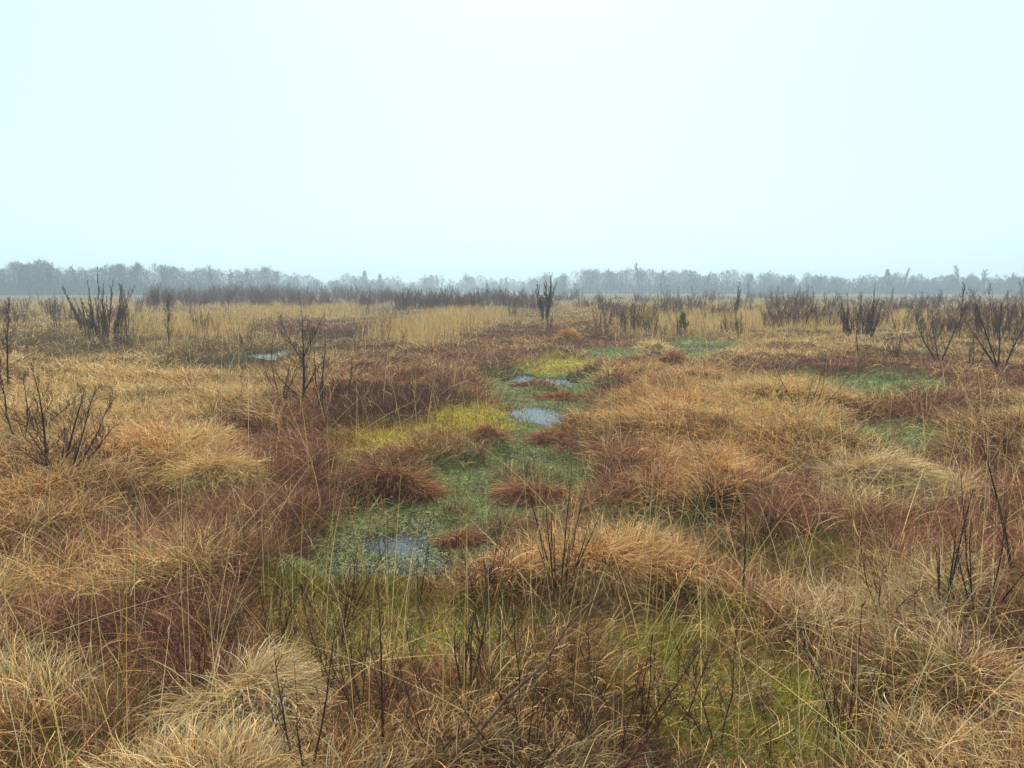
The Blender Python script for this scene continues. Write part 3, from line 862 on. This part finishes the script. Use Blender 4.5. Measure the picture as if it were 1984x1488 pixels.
x0, y0, z0 = spot(520, 1470)
rs = np.random.default_rng(9)
ws_, bud = [], []
for i in range(9):
    p = (rs.uniform(-.14, .14), rs.uniform(-.08, .08), 0)
    s = rail(rs, p, tilt(rs.uniform(0, 6.28), rs.uniform(0, .4)), rs.uniform(.14, .26), .05, .05)
    ws_.append((s, np.full(K, .0013)))
    for e in [s[-1]] + ([s[3]] if rs.random() < .5 else []):
        tt = np.linspace(0, 1, K)
        bud.append((e + np.array([0, 0, 1]) * (tt * .018)[:, None], .0055 * np.sin(math.pi * np.clip(tt * .9 + .08, 0, 1))))
plant('seed_head_plant', {'stems': tubes('stems', ws_, M_REDTWIG, 3), 'seed_heads': tubes('seed_heads', bud, M_BUD, 6)}, (x0, y0, z0 + .05),
      'thin stems with small pale seed heads on the domed tussock at the bottom left', 'plant')

# --- tussocks one can point to: px, base py, half width px, mound height, kind, label
TUSS = [
    (765, 962, 80, .16, RED, .42, 'red brown tussock spilling into the green pool below the yellow moss'),
    (1040, 965, 78, .12, RED, .36, 'low red brown tussock at the near right bank of the green pool'),
    (1092, 772, 52, .12, RED, .32, 'oblong red brown islet in the upper green pool'),
    (1034, 746, 38, .10, RED, .28, 'thin dark islet just above the oblong islet in the upper green pool'),
    (958, 850, 30, .15, RED, .34, 'small rusty tussock at the right tip of the yellow moss'),
    (1084, 856, 56, .15, RED, .36, 'wide rusty tussock on the right bank across the pool from the yellow moss'),
    (1395, 978, 42, .12, TAWNY, .38, 'bright golden tussock with a dark hollow beneath it, right of the pool'),
    (1722, 990, 112, .16, PALE, .42, 'large pale combed tussock on the right, in front of the dark wet hollow'),
    (450, 1440, 140, .10, PALE, .36, 'pale domed tussock at the bottom left'),
    (1100, 668, 22, .24, TAWNY, .4, 'round shaggy tussock on the distant reddish sedge above the pools'),
    (1300, 716, 28, .22, RED, .4, 'round red brown tussock between the two upper pools'),
    (395, 968, 80, .09, STRAW, .36, 'bright straw ridge curving down the left bank beside the red sedge'),
    (890, 1045, 46, .05, RED, .24, 'small wispy red tuft standing in the water of the lower pool'),
    (1170, 1175, 80, .03, TAWNY, .30, 'tawny shaggy tussock at the foot of the dead stems'),
]
for px, py, rx, hh, kd, L, lab in TUSS:
    cx, cy = ground_at(px, py, .05)
    dist = math.hypot(cx, cy)
    r = .8 * rx * dist / F
    cy += r * .6
    n = int(np.clip(16000 * r / (dist / 8), 1600, 6500))
    an = rng.uniform(0, 6.28, n)
    lobe = 1 + .28 * np.sin(2 * an + px) + .2 * np.sin(3 * an + py) + .12 * np.sin(5 * an + px * .3)
    u = np.sqrt(rng.random(n))
    rr = r * u * lobe
    x, y = cx + rr * np.sin(an), cy + .7 * rr * np.cos(an)
    base = np.maximum(look(GH, x, y), 0)
    bump = .7 + .9 * fbm(x / r * 1.6 + px, y / r * 1.6, 7, 3)
    z = base + .75 * hh * np.clip(1 - u * u, 0, 1) * bump - .02
    b = Blades()
    comb = math.pi + .9 * math.sin(px * 1.7) + fbm(x / r + 5, y / r, 13, 2) * 2.2
    az = np.arctan2(.75 * np.sin(an) * u + .6 * np.sin(comb), .75 * np.cos(an) * u + .6 * np.cos(comb)) + rng.normal(0, .75, n)
    th0 = np.abs(.75 + .5 * u + rng.normal(0, .3, n))
    w = PAR[kd][3] * max(1, dist / 4.5) ** .8 * rng.uniform(.6, 1.3, n)
    z0 = float(base.min())
    b.add(np.stack([x - cx, y - cy, z - z0], -1), az, th0, th0 + rng.uniform(.5, 1.7, n), L * .66 * rng.uniform(.35, 1.3, n), w,
          np.where(rng.random((n, 1)) < .22, tints(TAWNY if kd == RED else STRAW, n, x, y), tints(kd, n, x, y)), 6, rng.normal(0, .7, n))
    tag(link('grass_tussock', b.mesh('grass_tussock', M_GRASS)), lab, 'tussock').location = (cx, cy, z0)

# --- the distant wood
TOP = [(-400, 512), (0, 516), (90, 514), (130, 522), (250, 517), (330, 521), (400, 520), (500, 523), (560, 531), (640, 541), (700, 537), (760, 541), (850, 540), (900, 536),
       (960, 545), (1030, 547), (1062, 532), (1130, 529), (1230, 524), (1300, 527), (1400, 531), (1600, 536), (1640, 541), (1700, 534), (1850, 534), (1984, 532), (2400, 530)]
DIST = [(-400, 200), (0, 215), (300, 235), (500, 270), (700, 330), (850, 370), (1020, 390), (1070, 310), (1300, 280), (1984, 260), (2400, 255)]
tx, ty = zip(*TOP)
dx_, dy_ = zip(*DIST)
wood_b = Blades()
n = 1250
px = rng.uniform(-380, 2380, n)
dist = np.interp(px, dx_, dy_) * (1 + rng.uniform(0, .3, n))
ytop = np.interp(px, tx, ty) + rng.normal(3, 3.2, n) + 22 * fbm(px / 40, px * 0, 131, 3)
H = np.clip((562 - ytop) / F * dist / (1 + .0 * dist) + CAMZ, 4, 17)
X = (px - CX) / F * dist
for i in range(n):
    m = 210
    u = rng.random(m)
    hz = H[i] * (.12 + .85 * u)
    rad = H[i] * .32 * np.sin(math.pi * np.clip(.15 + .85 * u, 0, 1)) ** .7 * np.sqrt(rng.random(m))
    an = rng.uniform(0, 6.28, m)
    root = np.stack([X[i] + rad * np.sin(an), dist[i] + rad * np.cos(an), hz], -1)
    wood_b.add(root, an, rng.uniform(0, 1.2, m), rng.uniform(0, 1.3, m), rng.uniform(.5, 1.3, m) * H[i] / 10, rng.uniform(.08, .22, m), np.zeros((m, 3)), 1)
    wood_b.add(np.array([[X[i], dist[i], -.1]]), np.array([0.]), np.array([.02]), np.array([.05]), np.array([H[i] * .8]), np.array([.35]), np.zeros((1, 3)), 2)
# undergrowth closing the foot of the wood
m = 42000
px = rng.uniform(-380, 2380, m)
dist = np.interp(px, dx_, dy_) * (1 + rng.uniform(-.02, .2, m))
wood_b.add(np.stack([(px - CX) / F * dist, dist, rng.uniform(0, 5.5, m) * rng.random(m)], -1), rng.uniform(0, 6.28, m), rng.uniform(0, .5, m), rng.uniform(.1, .7, m), rng.uniform(1, 2.6, m), rng.uniform(.1, .3, m), np.zeros((m, 3)), 1)
tag(link('distant_woods', wood_b.mesh('distant_woods', M_WOODTWIG)), 'grey blue misty wood along the whole horizon', 'wood', None, 'stuff')

ROUND = [meshes_of(400 + i, (M_WOODTWIG, M_WOODTWIG), H=10.0, stems=1, spread=.12, wob=.08, nb=26, bl=bl, ang=ag, nt_=8, tl=.45, r=.2, rmin=.055, t0=t0, third=3, bup=.1, taper=tp)
         for i, (bl, ag, t0, tp) in enumerate([(.42, .75, .3, .7), (.36, .6, .35, .75), (.5, .9, .35, .6), (.28, .5, .3, .7)])]
for d_ in ROUND:
    pass


def conifer(seed, H):
    rs = np.random.default_rng(seed)
    tr = [(np.stack([np.zeros(K), np.zeros(K), np.linspace(-.1, H, K)], -1), np.linspace(.15, .03, K))]
    b = Blades()
    m = 1500
    u = rs.random(m) ** .8
    rad = H * .36 * (1 - u) * np.sqrt(rs.random(m)) * (.75 + .25 * np.sin(u * 40))
    an = rs.uniform(0, 6.28, m)
    b.add(np.stack([rad * np.sin(an), rad * np.cos(an), H * (.15 + .83 * u)], -1), an, rs.uniform(1.2, 1.8, m), rs.uniform(1.0, 1.6, m), rs.uniform(.3, .8, m), rs.uniform(.1, .25, m), np.zeros((m, 3)), 1)
    return {'trunk': tubes('trunk', tr, M_BARK, 5), 'crown': b.mesh('crown', M_FARNEEDLE)}


CON = [conifer(1, 10.0), conifer(2, 10.0)]
FAR = [
    (92, 503, 0, 'bare tree with feathery top above the left wood, near the lone pale stemmed tree'),
    (30, 506, 3, 'thin bare treetops at the left end of the wood'),
    (150, 511, 3, 'slim bare treetop in the wood just left of the tallest dense bush'),
    (255, 503, 1, 'highest treetop of the left wood, right of the tallest dense bush'),
    (318, 514, 2, 'broad treetop with drooping sprays in the left wood'),
    (405, 514, 1, 'rounded treetop above the scrub in the left wood'),
    (448, 518, 3, 'narrow treetop between two rounded crowns of the left wood'),
    (486, 516, 0, 'rounded treetop where the left wood begins to fall away'),
    (530, 524, 3, 'last high treetop at the right end of the left wood'),
    (706, 522, 10, 'dark pointed conifer standing above the pale central wood'),
    (736, 529, 11, 'smaller conifer right of the dark pointed one'),
    (826, 531, 3, 'pale slim tree left of the round crowned trees in the central gap'),
    (850, 531, 1, 'round crowned misty tree left of the broadest one in the central gap'),
    (905, 526, 2, 'broadest round crowned misty tree behind the golden grass'),
    (985, 536, 0, 'faint tree between the broadest misty tree and the egg crowned tree'),
    (1092, 526, 0, 'first grey tree of the right wood beside the egg crowned tree'),
    (1145, 521, 1, 'grey treetop halfway from the egg crowned tree to the highest tree'),
    (1184, 515, 2, 'round topped grey tree left of the highest tree in the right wood'),
    (1242, 505, 0, 'highest tree of the whole wood, with an open lacy crown'),
    (1290, 518, 2, 'broad low domed tree right of the highest tree'),
    (1372, 527, 1, 'forked bare treetop above the wide pale stemmed bush'),
    (1450, 528, 0, 'flat topped grey tree behind the slim forked young tree'),
    (1530, 527, 2, 'wide crown behind the broad dark thicket'),
    (1590, 528, 2, 'wide crown just left of the dip in the right wood'),
    (1720, 519, 10, 'dark ragged conifer above the right wood'),
    (1752, 515, 3, 'upright twin topped tree right of the dark ragged conifer'),
    (1864, 509, 3, 'thin pale tree standing highest near the right end of the wood'),
    (1908, 518, 0, 'small lacy treetop right of the thin pale highest one'),
    (1958, 524, 2, 'wide low treetop at the right end of the wood'),
]
for px, top, kd, lab in FAR:
    dist = float(np.interp(px, dx_, dy_)) * .985
    x, ztop = at_distance(px, top, dist)
    ms = CON[kd - 10] if kd >= 10 else ROUND[kd]
    plant('conifer_tree' if kd >= 10 else 'bare_tree', ms, (x, dist, look(GH, np.array([x]), np.array([dist]))[0] - .1), lab, 'tree', None, rng.uniform(0, 6.28), ztop / 10.4)

# ---------------------------------------------------------------- air, sky, light, camera
hb = [(-1700, -1700, -1.3), (1700, -1700, -1.3), (1700, 1700, -1.3), (-1700, 1700, -1.3), (-1700, -1700, 21), (1700, -1700, 21), (1700, 1700, 21), (-1700, 1700, 21)]
hf = [(0, 3, 2, 1), (4, 5, 6, 7), (0, 1, 5, 4), (1, 2, 6, 5), (2, 3, 7, 6), (3, 0, 4, 7)]
M_HAZE = bpy.data.materials.new('winter_haze')
M_HAZE.use_nodes = True
nt = M_HAZE.node_tree
nt.nodes.clear()
out = nt.nodes.new('ShaderNodeOutputMaterial')
pv = nt.nodes.new('ShaderNodeVolumePrincipled')
pv.inputs['Color'].default_value = (.71, .87, 1, 1)
pv.inputs['Anisotropy'].default_value = .15
pv.inputs['Density'].default_value = .0018
nt.links.new(pv.outputs[0], out.inputs['Volume'])
tag(link('haze', new_mesh('haze', np.array(hb, float), np.array(hf), M_HAZE)), 'thin grey winter haze over the bog', 'haze', None, 'stuff')

SUN_EL, SUN_AZ = math.radians(50), math.radians(2)     # above and ahead of the camera, behind thin cloud
world = bpy.data.worlds.new('World')
bpy.context.scene.world = world
world.use_nodes = True
nt = world.node_tree
bg = nt.nodes['Background']
sky = nt.nodes.new('ShaderNodeTexSky')
sky.sky_type = 'NISHITA'
sky.sun_disc = False
sky.sun_elevation = SUN_EL
sky.sun_rotation = SUN_AZ
sky.altitude = 0
sky.air_density = 1.0
sky.dust_density = 3.0
sky.ozone_density = 1.5
mixn = nt.nodes.new('ShaderNodeMix')                    # thin even cloud over the clear sky
mixn.data_type = 'RGBA'
mixn.inputs[0].default_value = .79
nt.links.new(sky.outputs[0], mixn.inputs[6])
mixn.inputs[7].default_value = (2.95, 4.55, 4.95, 1)
nt.links.new(mixn.outputs[2], bg.inputs['Color'])
bg.inputs['Strength'].default_value = .05

sd = bpy.data.lights.new('sun', 'SUN')
sd.energy = 1.5
sd.angle = math.radians(11)
sd.color = (1, .87, .68)
so = bpy.data.objects.new('sun', sd)
C.objects.link(so)
v = Vector((math.sin(SUN_AZ) * math.cos(SUN_EL), math.cos(SUN_AZ) * math.cos(SUN_EL), math.sin(SUN_EL)))
so.rotation_euler = v.to_track_quat('Z', 'Y').to_euler()

cd = bpy.data.cameras.new('camera')
cd.sensor_width = 36
cd.lens = 36 * F / 1984
cd.clip_start, cd.clip_end = .05, 6000
cam = bpy.data.objects.new('camera', cd)
C.objects.link(cam)
cam.location = (0, 0, CAMZ)
cam.rotation_euler = (math.pi / 2 - PITCH, 0, 0)
sc = bpy.context.scene
sc.cycles.use_denoising = True
sc.camera = cam
sc.view_settings.view_transform = 'Standard'
sc.view_settings.look = 'None'
sc.view_settings.exposure = 2.22
sc.view_settings.gamma = 1
